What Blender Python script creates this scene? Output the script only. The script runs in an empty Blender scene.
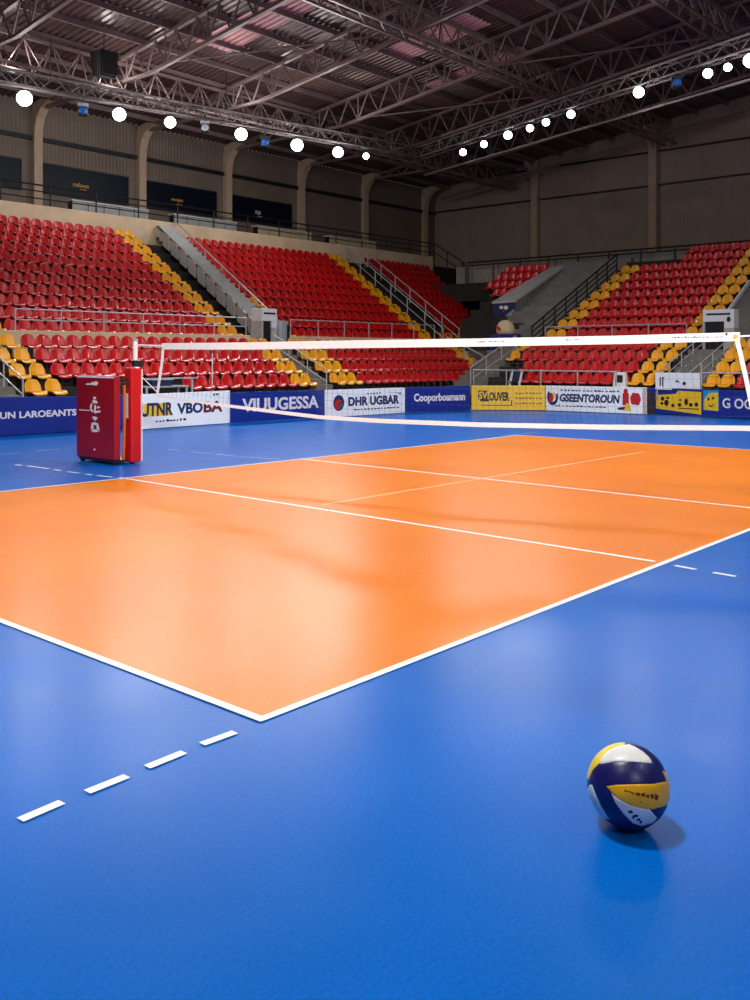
import bpy, bmesh, math, random
from mathutils import Vector, Matrix
random.seed(7)
S = bpy.context.scene
COL = S.collection
PI = math.pi

# ------------------------------------------------------------------ camera frame
F, PX, HY, H = 937.3, 375.0, 355.0, 2.0          # focal length in pixels, centre column, horizon row, eye height
CA, SA = 0.6522, 0.7580                          # yaw of the hall axes against the view direction

def wpt(xc, zc, z=0.0):                          # camera right / depth -> hall coordinates
    return Vector((CA*xc + SA*zc, -SA*xc + CA*zc, z))
def gp(px, py, z=0.0):                           # ground point seen at a pixel of the photograph
    zc = F*(H - z)/(py - HY)
    return wpt((px - PX)/F*zc, zc, z)
def ray(px, py):
    s = (px - PX)/F
    return Vector((CA*s + SA, -SA*s + CA, (HY - py)/F))
def on_y(px, py, y):
    d = ray(px, py); return Vector((0, 0, H)) + d*(y/d.y)
def on_x(px, py, x):
    d = ray(px, py); return Vector((0, 0, H)) + d*(x/d.x)
def on_plane(px, py, a, b):                      # vertical plane through a, b
    d = ray(px, py); n = Vector((b.y - a.y, a.x - b.x))
    t = (n.x*a.x + n.y*a.y)/(n.x*d.x + n.y*d.y)
    return Vector((0, 0, H)) + d*t
def pix(p):
    zc = SA*p[0] + CA*p[1]; xc = CA*p[0] - SA*p[1]
    return (PX + F*xc/zc, HY - F*(p[2] - H)/zc, zc)

# ------------------------------------------------------------------ materials
def srgb(r, g, b):
    f = lambda c: (c/255/12.92) if c/255 <= .04045 else ((c/255 + .055)/1.055)**2.4
    return (f(r), f(g), f(b), 1)
MATS = {}
def mat(name, rgb, rough=.5, metal=0.0, var=.12, scale=6.0, bump=0.0, spec=.5, emit=0.0, emitc=None, coat=0.0):
    m = bpy.data.materials.new(name); m.use_nodes = True
    nt = m.node_tree; b = nt.nodes['Principled BSDF']
    c = srgb(*rgb)
    b.inputs['Roughness'].default_value = rough
    b.inputs['Metallic'].default_value = metal
    b.inputs['Specular IOR Level'].default_value = spec
    b.inputs['Coat Weight'].default_value = coat
    tc = nt.nodes.new('ShaderNodeTexCoord'); no = nt.nodes.new('ShaderNodeTexNoise')
    no.inputs['Scale'].default_value = scale; no.inputs['Detail'].default_value = 4
    nt.links.new(tc.outputs['Object'], no.inputs['Vector'])
    rp = nt.nodes.new('ShaderNodeValToRGB')
    rp.color_ramp.elements[0].position = .3; rp.color_ramp.elements[1].position = .7
    rp.color_ramp.elements[0].color = tuple(x*(1 - var) for x in c[:3]) + (1,)
    rp.color_ramp.elements[1].color = tuple(min(1, x*(1 + var)) for x in c[:3]) + (1,)
    nt.links.new(no.outputs['Fac'], rp.inputs['Fac']); nt.links.new(rp.outputs['Color'], b.inputs['Base Color'])
    if bump:
        bp = nt.nodes.new('ShaderNodeBump'); bp.inputs['Strength'].default_value = bump; bp.inputs['Distance'].default_value = .01
        nt.links.new(no.outputs['Fac'], bp.inputs['Height']); nt.links.new(bp.outputs['Normal'], b.inputs['Normal'])
    if emit:
        b.inputs['Emission Color'].default_value = srgb(*(emitc or rgb)); b.inputs['Emission Strength'].default_value = emit
    MATS[name] = m
    return m

def floor_mat(name, rgb, rough, var, streak=False):
    m = mat(name, rgb, rough, var=var, scale=.55, spec=.5)
    m.node_tree.nodes['Principled BSDF'].inputs['IOR'].default_value = 1.115
    nt = m.node_tree; b = nt.nodes['Principled BSDF']
    tc = nt.nodes.new('ShaderNodeTexCoord'); n2 = nt.nodes.new('ShaderNodeTexNoise')
    n2.inputs['Scale'].default_value = 60; n2.inputs['Detail'].default_value = 5
    nt.links.new(tc.outputs['Object'], n2.inputs['Vector'])
    mp = nt.nodes.new('ShaderNodeMapRange'); mp.inputs[1].default_value = .3; mp.inputs[2].default_value = .7
    mp.inputs[3].default_value = .86; mp.inputs[4].default_value = 1.14
    nt.links.new(n2.outputs['Fac'], mp.inputs[0])
    mx = nt.nodes.new('ShaderNodeMix'); mx.data_type = 'RGBA'; mx.blend_type = 'MULTIPLY'; mx.inputs[0].default_value = 1
    src = [l for l in nt.links if l.to_socket == b.inputs['Base Color']][0].from_socket
    nt.links.new(src, mx.inputs[6]); nt.links.new(mp.outputs[0], mx.inputs[7]); nt.links.new(mx.outputs[2], b.inputs['Base Color'])
    m2 = nt.nodes.new('ShaderNodeMapRange'); m2.inputs[1].default_value = .3; m2.inputs[2].default_value = .7
    m2.inputs[3].default_value = rough - .02; m2.inputs[4].default_value = rough + .03
    n3 = nt.nodes.new('ShaderNodeTexNoise'); n3.inputs['Scale'].default_value = 2.2; n3.inputs['Detail'].default_value = 6
    nt.links.new(tc.outputs['Object'], n3.inputs['Vector']); nt.links.new(n3.outputs['Fac'], m2.inputs[0])
    nt.links.new(m2.outputs[0], b.inputs['Roughness'])
    bp = nt.nodes.new('ShaderNodeBump'); bp.inputs['Strength'].default_value = .12; bp.inputs['Distance'].default_value = .002
    nt.links.new(n2.outputs['Fac'], bp.inputs['Height']); nt.links.new(bp.outputs['Normal'], b.inputs['Normal'])
    return m

M_blue = floor_mat('blue_floor', (3, 98, 192), .30, .10)
M_orange = floor_mat('orange_court', (238, 130, 32), .30, .06)
M_line = mat('line_white', (238, 240, 245), .5, var=.04)
M_faint = mat('line_worn', (250, 190, 120), .45, var=.05)
M_fblue = mat('line_worn_blue', (130, 175, 225), .45, var=.2, scale=9)
M_red = mat('seat_red', (204, 12, 14), .28, var=.10, scale=1.5, coat=.2)
M_yel = mat('seat_yellow', (250, 172, 12), .3, var=.08, scale=1.5, coat=.2)
M_dark = mat('dark_steel', (28, 27, 28), .5, var=.2)
M_terr = mat('terrace_concrete_shaded', (44, 39, 38), .85, var=.25, scale=1.6)  # concrete colour darkened to carry the black shade under the seats
M_grey = mat('stair_concrete', (122, 119, 114), .8, var=.18, scale=2.0)
M_lgrey = mat('pale_stair', (190, 190, 188), .7, var=.10, scale=2.0)
M_beige = mat('beige_wall', (226, 200, 164), .8, var=.10, scale=1.2)
M_panel = mat('balustrade_panel', (186, 184, 180), .6, var=.10)
M_rail = mat('rail_white', (196, 196, 196), .35, metal=.3, var=.06)
M_railk = mat('rail_black', (24, 25, 30), .45, var=.15)
M_white = mat('white_paint', (236, 236, 236), .45, var=.04)
M_tape = mat('net_tape', (236, 233, 233), .6, var=.03, scale=12)
M_cord = mat('net_cord', (60, 58, 58), .7, var=.1)
M_pad = mat('red_vinyl', (158, 8, 22), .38, var=.10, scale=2.5, coat=.15)
M_padb = mat('red_vinyl_bright', (196, 14, 20), .4, var=.10, scale=2.5, coat=.1)
M_logo = mat('white_print', (240, 232, 232), .5, var=.05)
M_bblue = mat('board_blue', (12, 40, 138), .45, var=.12, scale=2)
M_bwhite = mat('board_white', (250, 250, 252), .45, var=.03)
M_byel = mat('board_yellow', (250, 196, 22), .45, var=.06)
M_navy = mat('print_navy', (22, 40, 84), .5, var=.1)
M_black = mat('print_black', (22, 22, 22), .5, var=.1)
M_pred = mat('print_red', (200, 24, 30), .5, var=.1)
M_pcyan = mat('print_cyan', (30, 150, 190), .5, var=.1)
M_pgreen = mat('print_green', (50, 120, 80), .5, var=.1)
M_orangep = mat('orange_strap', (200, 96, 30), .5, var=.1)
M_beigep = mat('board_end_beige', (206, 176, 160), .5, var=.1)
M_roof = mat('roof_sheet', (96, 74, 72), .30, metal=.25, var=.22, scale=.35)
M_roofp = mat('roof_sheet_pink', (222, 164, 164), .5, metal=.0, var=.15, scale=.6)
M_truss = mat('truss_steel', (138, 116, 112), .45, metal=.15, var=.18, scale=1.0)
M_ltruss = mat('lighting_truss_alu', (92, 82, 80), .55, metal=.1, var=.12)
M_col = mat('column_beige', (206, 178, 150), .7, var=.10)
M_glass = mat('dark_glass', (10, 18, 34), .4, var=.2, spec=.2)
M_gold = mat('gold_lettering', (226, 178, 70), .5, var=.1)
M_cream = mat('cream', (226, 205, 160), .6, var=.08)
M_lamp = mat('lamp_lens', (255, 255, 255), .3, var=.0, emit=14, emitc=(246, 248, 255))
M_bluelamp = mat('blue_lamp_lens', (20, 80, 150), .3, var=.0, emit=.03, emitc=(40, 120, 210))
M_plastic = mat('grey_plastic', (150, 158, 164), .4, var=.1)
M_bnavy = mat('ball_navy', (20, 20, 92), .34, var=.05, scale=40, bump=.15)
M_bgold = mat('ball_yellow', (248, 180, 22), .36, var=.05, scale=40, bump=.15)
M_blemon = mat('ball_lemon', (246, 214, 30), .36, var=.04, scale=40, bump=.15)
M_bwh = mat('ball_white', (232, 230, 226), .38, var=.04, scale=40, bump=.15)

def corr_mat(name, rgb, axis, freq, rough=.6):      # profiled cladding with sheet-to-sheet tone
    m = mat(name, rgb, rough, var=.10, scale=.7)
    nt = m.node_tree; b = nt.nodes['Principled BSDF']
    tc = nt.nodes.new('ShaderNodeTexCoord'); wv = nt.nodes.new('ShaderNodeTexWave')
    wv.bands_direction = axis; wv.inputs['Scale'].default_value = freq; wv.inputs['Distortion'].default_value = 0
    nt.links.new(tc.outputs['Object'], wv.inputs['Vector'])
    bp = nt.nodes.new('ShaderNodeBump'); bp.inputs['Strength'].default_value = .6; bp.inputs['Distance'].default_value = .03
    nt.links.new(wv.outputs['Fac'], bp.inputs['Height']); nt.links.new(bp.outputs['Normal'], b.inputs['Normal'])
    return m
M_wallL = corr_mat('cladding_brown', (132, 114, 100), 'X', 1.6)
M_wallR = corr_mat('cladding_greybrown', (172, 152, 136), 'Y', 1.6)
M_para = corr_mat('ribbed_grey_panel', (150, 142, 132), 'Y', 2.4)

# ------------------------------------------------------------------ mesh builder
class MB:
    def __init__(s): s.v = []; s.f = []; s.m = []; s.smooth = False
    def add(s, vs, fs, mi=0):
        o = len(s.v); s.v += [tuple(v) for v in vs]
        for f in fs: s.f.append(tuple(i + o for i in f)); s.m.append(mi)
        return s
    def box(s, x0, x1, y0, y1, z0, z1, mi=0):
        vs = [(x0,y0,z0),(x1,y0,z0),(x1,y1,z0),(x0,y1,z0),(x0,y0,z1),(x1,y0,z1),(x1,y1,z1),(x0,y1,z1)]
        return s.add(vs, [(0,3,2,1),(4,5,6,7),(0,1,5,4),(1,2,6,5),(2,3,7,6),(3,0,4,7)], mi)
    def hexa(s, lo, hi, mi=0):                       # four lower, four upper points
        return s.add(list(lo) + list(hi), [(0,3,2,1),(4,5,6,7),(0,1,5,4),(1,2,6,5),(2,3,7,6),(3,0,4,7)], mi)
    def tube(s, a, b, r, n=6, mi=0, r2=None):
        a = Vector(a); b = Vector(b); d = (b - a)
        if d.length < 1e-6: return s
        d.normalize(); u = d.orthogonal().normalized(); w = d.cross(u); r2 = r if r2 is None else r2
        vs = [a + (u*math.cos(2*PI*i/n) + w*math.sin(2*PI*i/n))*r for i in range(n)] + \
             [b + (u*math.cos(2*PI*i/n) + w*math.sin(2*PI*i/n))*r2 for i in range(n)]
        fs = [(i, (i+1) % n, n + (i+1) % n, n + i) for i in range(n)] + [tuple(range(n-1, -1, -1)), tuple(range(n, 2*n))]
        return s.add(vs, fs, mi)
    def path(s, pts, r, n=6, mi=0):
        for a, b in zip(pts, pts[1:]): s.tube(a, b, r, n, mi)
        return s
    def bar(s, a, b, w, h, mi=0):                    # rectangular bar, h is the vertical side
        a = Vector(a); b = Vector(b); d = (b - a).normalized(); up = Vector((0,0,1))
        if abs(d.z) > .98: up = Vector((1,0,0))
        sd = d.cross(up).normalized(); up = sd.cross(d)
        o = [sd*w/2*i + up*h/2*j for i, j in ((-1,-1),(1,-1),(1,1),(-1,1))]
        return s.hexa([a + q for q in o], [b + q for q in o], mi)
    def strip(s, a, b, w, z, mi=0):                  # flat line on the floor
        a = Vector((a[0],a[1],z)); b = Vector((b[0],b[1],z)); d = (b - a).normalized(); n = Vector((-d.y, d.x, 0))*w/2
        return s.add([a - n, b - n, b + n, a + n], [(0,1,2,3)], mi)
    def prism(s, pts, z0, z1, mi=0):                 # outline in xy, raised
        n = len(pts)
        vs = [(p[0],p[1],z0) for p in pts] + [(p[0],p[1],z1) for p in pts]
        return s.add(vs, [tuple(range(n-1,-1,-1)), tuple(range(n,2*n))] + [(i,(i+1)%n,n+(i+1)%n,n+i) for i in range(n)], mi)
    def disc(s, cx, cy, rx, ry, z0, z1, n=20, mi=0):
        return s.prism([(cx + rx*math.cos(2*PI*i/n), cy + ry*math.sin(2*PI*i/n)) for i in range(n)], z0, z1, mi)
    def lathe(s, prof, n=20, mi=0):
        vs = [(r*math.cos(2*PI*i/n), r*math.sin(2*PI*i/n), z) for r, z in prof for i in range(n)]
        fs = [(k*n+i, k*n+(i+1)%n, (k+1)*n+(i+1)%n, (k+1)*n+i) for k in range(len(prof)-1) for i in range(n)]
        fs += [tuple(range(n-1,-1,-1)), tuple((len(prof)-1)*n+i for i in range(n))]
        return s.add(vs, fs, mi)
    def sheet(s, fn, nu, nv, t):                     # thick curved sheet: fn(u,v) -> (point, normal offset dir)
        A = [[Vector(fn(-1 + 2*i/nu, j/nv)) for i in range(nu+1)] for j in range(nv+1)]
        B = []
        for j in range(nv+1):
            row = []
            for i in range(nu+1):
                du = A[j][min(i+1,nu)] - A[j][max(i-1,0)]; dv = A[min(j+1,nv)][i] - A[max(j-1,0)][i]
                row.append(A[j][i] - du.cross(dv).normalized()*t)
            B.append(row)
        W = nu+1; N = W*(nv+1)
        vs = [p for r in A for p in r] + [p for r in B for p in r]; fs = []
        for j in range(nv):
            for i in range(nu):
                a = j*W+i; fs += [(a,a+1,a+W+1,a+W), (N+a,N+a+W,N+a+W+1,N+a+1)]
        for i in range(nu):
            fs += [(i,N+i,N+i+1,i+1), (nv*W+i,nv*W+i+1,N+nv*W+i+1,N+nv*W+i)]
        for j in range(nv):
            a = j*W; b = j*W+nu
            fs += [(a,a+W,N+a+W,N+a), (b,N+b,N+b+W,b+W)]
        return s.add(vs, fs)
    def mesh(s, name, mats, smooth=False):
        me = bpy.data.meshes.new(name); me.from_pydata(s.v, [], s.f)
        for m in (mats if isinstance(mats, (list, tuple)) else [mats]): me.materials.append(m)
        me.polygons.foreach_set('material_index', s.m)
        if smooth or s.smooth: me.polygons.foreach_set('use_smooth', [True]*len(s.f))
        me.update()
        return me

def link(name, me, parent=None, loc=(0,0,0), rz=0.0):
    o = bpy.data.objects.new(name, me); COL.objects.link(o)
    o.location = loc; o.rotation_euler = (0, 0, rz)
    if parent: o.parent = parent
    return o
def obj(name, mb, m, parent=None, smooth=False, bevel=0.0, loc=(0,0,0), rz=0.0):
    o = link(name, mb.mesh(name, m, smooth), parent, loc, rz)
    if bevel:
        bv = o.modifiers.new('bevel', 'BEVEL'); bv.width = bevel; bv.segments = 3; bv.limit_method = 'ANGLE'
    return o
def tag(o, label, cat, group=None):
    o['label'] = label; o['category'] = cat
    if group: o['group'] = group
    return o
def thing(name, label, cat, loc=(0,0,0), rz=0.0, group=None):
    o = link(name, None, None, loc, rz); o.empty_display_size = .1
    return tag(o, label, cat, group)
def struct(name, mb, m, parent=None, smooth=False, bevel=0.0, loc=(0,0,0)):
    o = obj(name, mb, m, parent, smooth, bevel, loc)
    if not parent: o['kind'] = 'structure'
    return o
ORD = ['first','second','third','fourth','fifth','sixth','seventh','eighth','ninth','tenth','eleventh','twelfth','thirteenth',
       'fourteenth','fifteenth','sixteenth','seventeenth','eighteenth','nineteenth','twentieth','twenty-first','twenty-second',
       'twenty-third','twenty-fourth','twenty-fifth','twenty-sixth','twenty-seventh','twenty-eighth','twenty-ninth','thirtieth']

def text_mesh(s, bold=.0, shear=0.0, depth=.5):
    """lettering normalised to x 0..1, y 0..1, with a little thickness in z"""
    cu = bpy.data.curves.new('lettering', 'FONT'); cu.body = s; cu.offset = bold; cu.shear = shear; cu.extrude = .02; cu.resolution_u = 3
    o = bpy.data.objects.new('lettering', cu); COL.objects.link(o)
    dg = bpy.context.evaluated_depsgraph_get(); dg.update()
    me = bpy.data.meshes.new_from_object(o.evaluated_get(dg))
    bpy.data.objects.remove(o); bpy.data.curves.remove(cu)
    xs = [v.co.x for v in me.vertices]; ys = [v.co.y for v in me.vertices]
    x0, x1, y0, y1 = min(xs), max(xs), min(ys), max(ys)
    vs = [((v.co.x - x0)/(x1 - x0), (v.co.y - y0)/(y1 - y0), 0 if v.co.z < 0 else 1) for v in me.vertices]
    fs = [tuple(p.vertices) for p in me.polygons]
    bpy.data.meshes.remove(me)
    return vs, fs
def lettering(mb, s, x0, x1, y0, y1, z, t=.006, bold=.02, mi=0, shear=0.0):
    vs, fs = text_mesh(s, bold, shear)
    mb.add([(x0 + (x1-x0)*a, y0 + (y1-y0)*b, z + t*c) for a, b, c in vs], fs, mi)
    return mb
def smallprint(mb, x0, x1, y0, y1, z, n, seed=1, mi=0, t=.004):
    rnd = random.Random(seed); x = x0; w = (x1-x0)/n
    for k in range(n):
        ww = w*rnd.uniform(.45, .85); h = (y1-y0)*rnd.uniform(.55, 1)
        mb.box(x, x+ww, y0, y0+h, z, z+t, mi); x += w
    return mb

# ------------------------------------------------------------------ floor, court and lines
fl = MB().add([(-14,-16,0),(53,-16,0),(53,40,0),(-14,40,0)], [(0,1,2,3)])
struct('floor', fl, M_blue)
A = gp(261,720); C = gp(520,435.5); D = gp(-264,521); E = gp(926.6,461)
q = [Vector(p) for p in (A, E, C, D)]
ct = MB().add([(p.x,p.y,.003) for p in q], [(0,1,2,3)])
o = struct('court_surface', ct, M_orange)
def line(name, a, b, w, z=.006, m=M_line):
    return struct(name, MB().strip(a, b, w, z), m)
LW = .06
line('boundary_line', A, E, LW); line('boundary_line', A + (A - D).normalized()*LW/2, D, LW, .0075)
line('boundary_line', D, C, LW, .009); line('boundary_line', E, C, LW)
line('attack_line', gp(120,478), gp(655,562), .06); 
line('centre_line', gp(300,459), gp(794,513), .06)
line('worn_line', gp(323,505), gp(645,452), .05, m=M_faint)
def dashes(name, segs, w, m=M_line):
    mb = MB()
    for a, b in segs: mb.strip(gp(*a), gp(*b), w, .006)
    return struct(name, mb, m)
dashes('dashed_line', [((20,821),(62,803)),((87,793),(127,777)),((147,768),(184,753)),((202,745),(235,733))], .055)
dashes('dashed_line', [((675,566),(696,570)),((713,573),(736,577))], .06)
dashes('dashed_line', [((15,465),(22,465.8)),((27,466.2),(49,469)),((54,470),(61,470.8)),((68,472),(79,473.4)),((86,474.4),(92,475.2)),((97,475.8),(112,477.5))], .06)
dashes('dashed_line', [((168,449.5),(180,450.8)),((190,452),(212,454)),((216,454.6),(236,456.5)),((240,457),(280,459.5))], .06, M_fblue)
dashes('dashed_line', [((0,455),(20,453)),((35,451.5),(60,449.4)),((66,448.6),(76,447.8))], .05, M_fblue)
dashes('dashed_line', [((500,437),(518,434.6)),((522,434),(540,432))], .06, M_fblue)

# ------------------------------------------------------------------ seating geometry
def lt(k): return .71 + .41*k                    # tread height of the lower rows
def ut(j): return 2.44 + .442*j                  # tread height of the upper rows
LY = [22.5 + .8*k for k in range(4)]; UY = [26.9 + .8*j for j in range(11)]      # left stand rows
RX = [30.7 + .8*k for k in range(4)]; QX = [35.1 + .8*j for j in range(10)]      # right stand rows
def xr2(y): return 22.95 + (y - 22.5)*.117
def xp2(y): return 24.05 + (y - 26.9)*.19
def xs2(y): return 25.05 + (y - 26.9)*.19
def xr3(y): return 34.2 + (y - 22.5)*.30
def xm(y): return 41.0 + (y - 27.7)*.69
def yq(j): return 20.65 - .1*j

# terraces
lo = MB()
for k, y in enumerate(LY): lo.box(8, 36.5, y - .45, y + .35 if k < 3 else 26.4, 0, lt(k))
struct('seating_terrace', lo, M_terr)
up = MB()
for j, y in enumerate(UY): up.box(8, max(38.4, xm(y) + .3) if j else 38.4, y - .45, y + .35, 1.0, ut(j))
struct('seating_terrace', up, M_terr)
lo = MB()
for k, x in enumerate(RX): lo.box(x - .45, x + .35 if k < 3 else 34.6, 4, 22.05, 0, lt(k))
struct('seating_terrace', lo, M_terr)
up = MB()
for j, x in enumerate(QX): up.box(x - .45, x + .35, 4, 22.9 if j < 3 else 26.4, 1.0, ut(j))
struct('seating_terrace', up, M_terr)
# concourse slabs
struct('concourse_floor', MB().box(8, 53, 35.7, 40, 6.4, 7.6), M_terr)
struct('concourse_floor', MB().box(43.05, 53, 4, 35.7, 5.0, 6.0), M_terr)
# parapets
struct('parapet_wall', MB().box(8, 46.6, 35.32, 35.7, 6.6, 8.12), M_beige, bevel=.02)
fr = MB().box(8, 23.6, 26.32, 26.45, 1.77, 2.74).box(25.4, xr3(26.4) - .05, 26.32, 26.45, 1.77, 2.74)
struct('parapet_wall', fr, M_beige, bevel=.015)
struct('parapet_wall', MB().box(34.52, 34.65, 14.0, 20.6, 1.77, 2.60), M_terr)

# ------------------------------------------------------------------ walls
def zr(y): return 15.6 + .13*(24.6 - y)
wl = MB().add([(-14,40,0),(53,40,0),(53,40,zr(40)),(-14,40,zr(40))], [(0,1,2,3)])
struct('wall_left', wl, M_wallL)
wr = MB().add([(53,40,0),(53,-16,0),(53,-16,zr(-16)),(53,40,zr(40))], [(0,1,2,3)])
struct('wall_right', wr, M_wallR)
struct('trim_1', MB().box(8, 52.9, 39.85, 39.98, 11.85, 12.05), M_dark)
struct('trim_2', MB().box(52.85, 52.98, 4, 39.8, 12.0, 12.1), M_dark)
struct('trim_3', MB().box(52.85, 52.98, 4, 39.8, 14.0, 14.1), M_dark)
# the wall behind the right concourse, ribbed grey panel
struct('wall_right_low', MB().box(43.75, 43.95, 4, 31.5, 6.0, 7.02), M_para)

# ------------------------------------------------------------------ roof: ribbed sheets
def roof_sheet(x0, x1, y0, y1, m, name, dz=0.0):
    mb = MB(); n = int((x1-x0)/.30); prof = []
    for i in range(n):
        x = x0 + (x1-x0)*i/n; p = (x1-x0)/n
        prof += [(x, 0), (x + p*.5, 0), (x + p*.62, .06), (x + p*.88, .06)]
    prof.append((x1, 0))
    W = len(prof); vs = [(x, y0, zr(y0) + z + dz) for x, z in prof] + [(x, y1, zr(y1) + z + dz) for x, z in prof]
    mb.add(vs, [(i, W+i, W+i+1, i+1) for i in range(W-1)])
    return struct(name, mb, m)
roof_sheet(-14, 53, -16, 40, M_roof, 'ceiling')
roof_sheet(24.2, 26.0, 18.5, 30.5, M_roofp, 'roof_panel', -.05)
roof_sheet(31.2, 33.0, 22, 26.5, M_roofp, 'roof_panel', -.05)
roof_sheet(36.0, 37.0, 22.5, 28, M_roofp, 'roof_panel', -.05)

ny = 0
for y in [38.6 - 1.75*i for i in range(18)]:
    o = obj('roof_purlin', MB().bar((12, y, zr(y) - .14), (52.9, y, zr(y) - .14), .09, .22), M_truss)
    tag(o, 'long steel purlin running under the dark ribbed metal roof', 'purlin', 'purlins under the roof')

def truss(x, k, n):
    t = thing('roof_truss', '%s steel roof truss from the left, rising from its wall column across the roof' % ORD[k], 'truss', (x, 40, 0), 0, 'roof trusses')
    L = 44.0; top = lambda d: zr(40 - d) - .30 ; bot = lambda d: zr(40 - d) - (.35 + min(1.15, .13*d))
    a, b, w = MB(), MB(), MB()
    a.bar((0, -.2, top(.2)), (0, -L, top(L)), .16, .12)
    pts = [Vector((0, -1.0, bot(1.0))), Vector((0, -2.0, bot(2.0)))]
    for p, q2 in zip(pts, pts[1:]): b.bar(p, q2, .16, .14)
    b.bar((0, -2.0, bot(2)), (0, -8.85, bot(8.85)), .16, .12); b.bar((0, -8.85, bot(8.85)), (0, -L, bot(L)), .16, .12)
    d = 2.0; i = 0
    while d < L - 1.3:
        d2 = d + 1.3
        w.tube((0, -d, bot(d)), (0, -d - .65, top(d + .65)), .045, 5); w.tube((0, -d - .65, top(d+.65)), (0, -d2, bot(d2)), .045, 5)
        if i % 2 == 0: w.tube((0, -d, bot(d)), (0, -d, top(d)), .04, 5)
        d = d2; i += 1
    obj('top_chord', a, M_truss, t); obj('bottom_chord', b, M_truss, t); obj('web', w, M_truss, t)
TX = [16.8, 22.5, 28.2, 33.85, 39.55, 45.3]
for k, x in enumerate(TX): truss(x, k, len(TX))

def long_truss(y, label, dep=1.2):
    t = thing('bracing_truss', label, 'truss', (14, y, 0), 0, 'long trusses crossing the roof')
    z1 = zr(y) - .45; z0 = z1 - dep; L = 38.5
    a, b, w = MB(), MB(), MB()
    a.bar((0,0,z1),(L,0,z1),.12,.12)
    for s_ in (-.35,.35): b.bar((0,s_,z0),(L,s_,z0),.11,.11)
    d = 0; i = 0
    while d < L - 1.2:
        for s_ in (-.35,.35):
            w.tube((d,s_,z0),(d+.6,0,z1),.035,5); w.tube((d+.6,0,z1),(d+1.2,s_,z0),.035,5)
        w.tube((d,-.35,z0),(d+1.2,.35,z0),.03,5)
        d += 1.2
    obj('top_chord', a, M_truss, t); obj('bottom_chord', b, M_truss, t); obj('web', w, M_truss, t)
long_truss(14.6, 'long lattice truss crossing the roof highest in view, above the upper right lamps')
long_truss(22.5, 'long lattice truss crossing the roof between the nearest and the farthest long trusses')
long_truss(33.2, 'long lattice truss under the roof just above the left row of floodlights')
# wind bracing rods in the roof plane
for k in range(len(TX) - 1):
    for ya, yb in ((30, 22.5), (22.5, 14.6)):
        if (k + int(ya)) % 2:
            o = obj('bracing_rod', MB().tube((TX[k], ya, zr(ya) - 1.45), (TX[k+1], yb, zr(yb) - 1.45), .04, 5), M_truss)
            tag(o, 'thin diagonal bracing rod between two roof trusses', 'rod', 'diagonal roof bracing rods')

# ------------------------------------------------------------------ columns
def column_left(x, label):
    mb = MB(); w = .42
    prof = [(-.30,7.6),(-.30,11.9),(-.34,12.4),(-.5,12.85),(-.85,13.2),(-1.5,13.45)]
    ins = [(-.02,7.6),(-.02,11.9),(-.02,12.4),(-.02,12.9),(-.1,13.5),(-.9,13.62)]
    for (y0,z0),(y1,z1),(u0,v0),(u1,v1) in zip(prof, prof[1:], ins, ins[1:]):
        mb.hexa([(-w/2,y0,z0),(w/2,y0,z0),(w/2,u0,v0),(-w/2,u0,v0)], [(-w/2,y1,z1),(w/2,y1,z1),(w/2,u1,v1),(-w/2,u1,v1)])
    o = obj('wall_column', mb, M_col, None, loc=(x, 40, 0))
    tag(o, label, 'column', 'columns along the left wall')
    pl = MB().box(-.3,.3,-.36,-.0,7.6,7.68); obj('base_plate', pl, M_dark, o)
for k, x in enumerate(TX[1:]):
    column_left(x, '%s beige wall column from the left with a curved head, behind the left stand' % ORD[k])
column_left(51.6, 'dim wall column in the far corner at the end of the left wall')
def column_right(y, k):
    mb = MB().box(-.42, -.02, -.09, .09, 6.0, zr(y) - .1)
    mb.box(-.44, -.1, -.23, .23, 6.0, zr(y) - .1)
    mb.hexa([(-.42,-.1,zr(y)-1.7),(-.42,.1,zr(y)-1.7),(-.4,.1,zr(y)-.6),(-.4,-.1,zr(y)-.6)], [(-.44,-.1,zr(y)-1.7),(-.44,.1,zr(y)-1.7),(-1.6,.1,zr(y)-.3),(-1.6,-.1,zr(y)-.3)])
    o = obj('wall_column', mb, M_col, None, loc=(53, y, 0))
    tag(o, ['steel column on the far right wall, nearer the corner, above the grey ramp', 'steel column on the right wall, above the red upper right seats'][k], 'column', 'columns on the right wall')
column_right(31.7, 0); column_right(23.67, 1)
# rafter brackets reaching from the right wall columns
for k, y in enumerate((31.7, 23.67)):
    o = obj('roof_strut', MB().bar((52.5, y, zr(y) - .75), (45.4, y, zr(y) - 1.0), .12, .14).bar((52.5, y, zr(y) - .35), (45.4, y, zr(y)-.35), .12, .12), M_truss)
    tag(o, ['horizontal roof strut reaching out from the column nearer the corner', 'horizontal roof strut reaching out from the right wall column over red seats'][k], 'strut')
# eaves tube along the right wall head
o = obj('edge_tube', MB().bar((51.0, 38, zr(38)-1.3), (51.0, 6, zr(6)-1.3), .14, .16), M_truss)
tag(o, 'sloping steel edge beam along the head of the right wall', 'beam')

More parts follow.
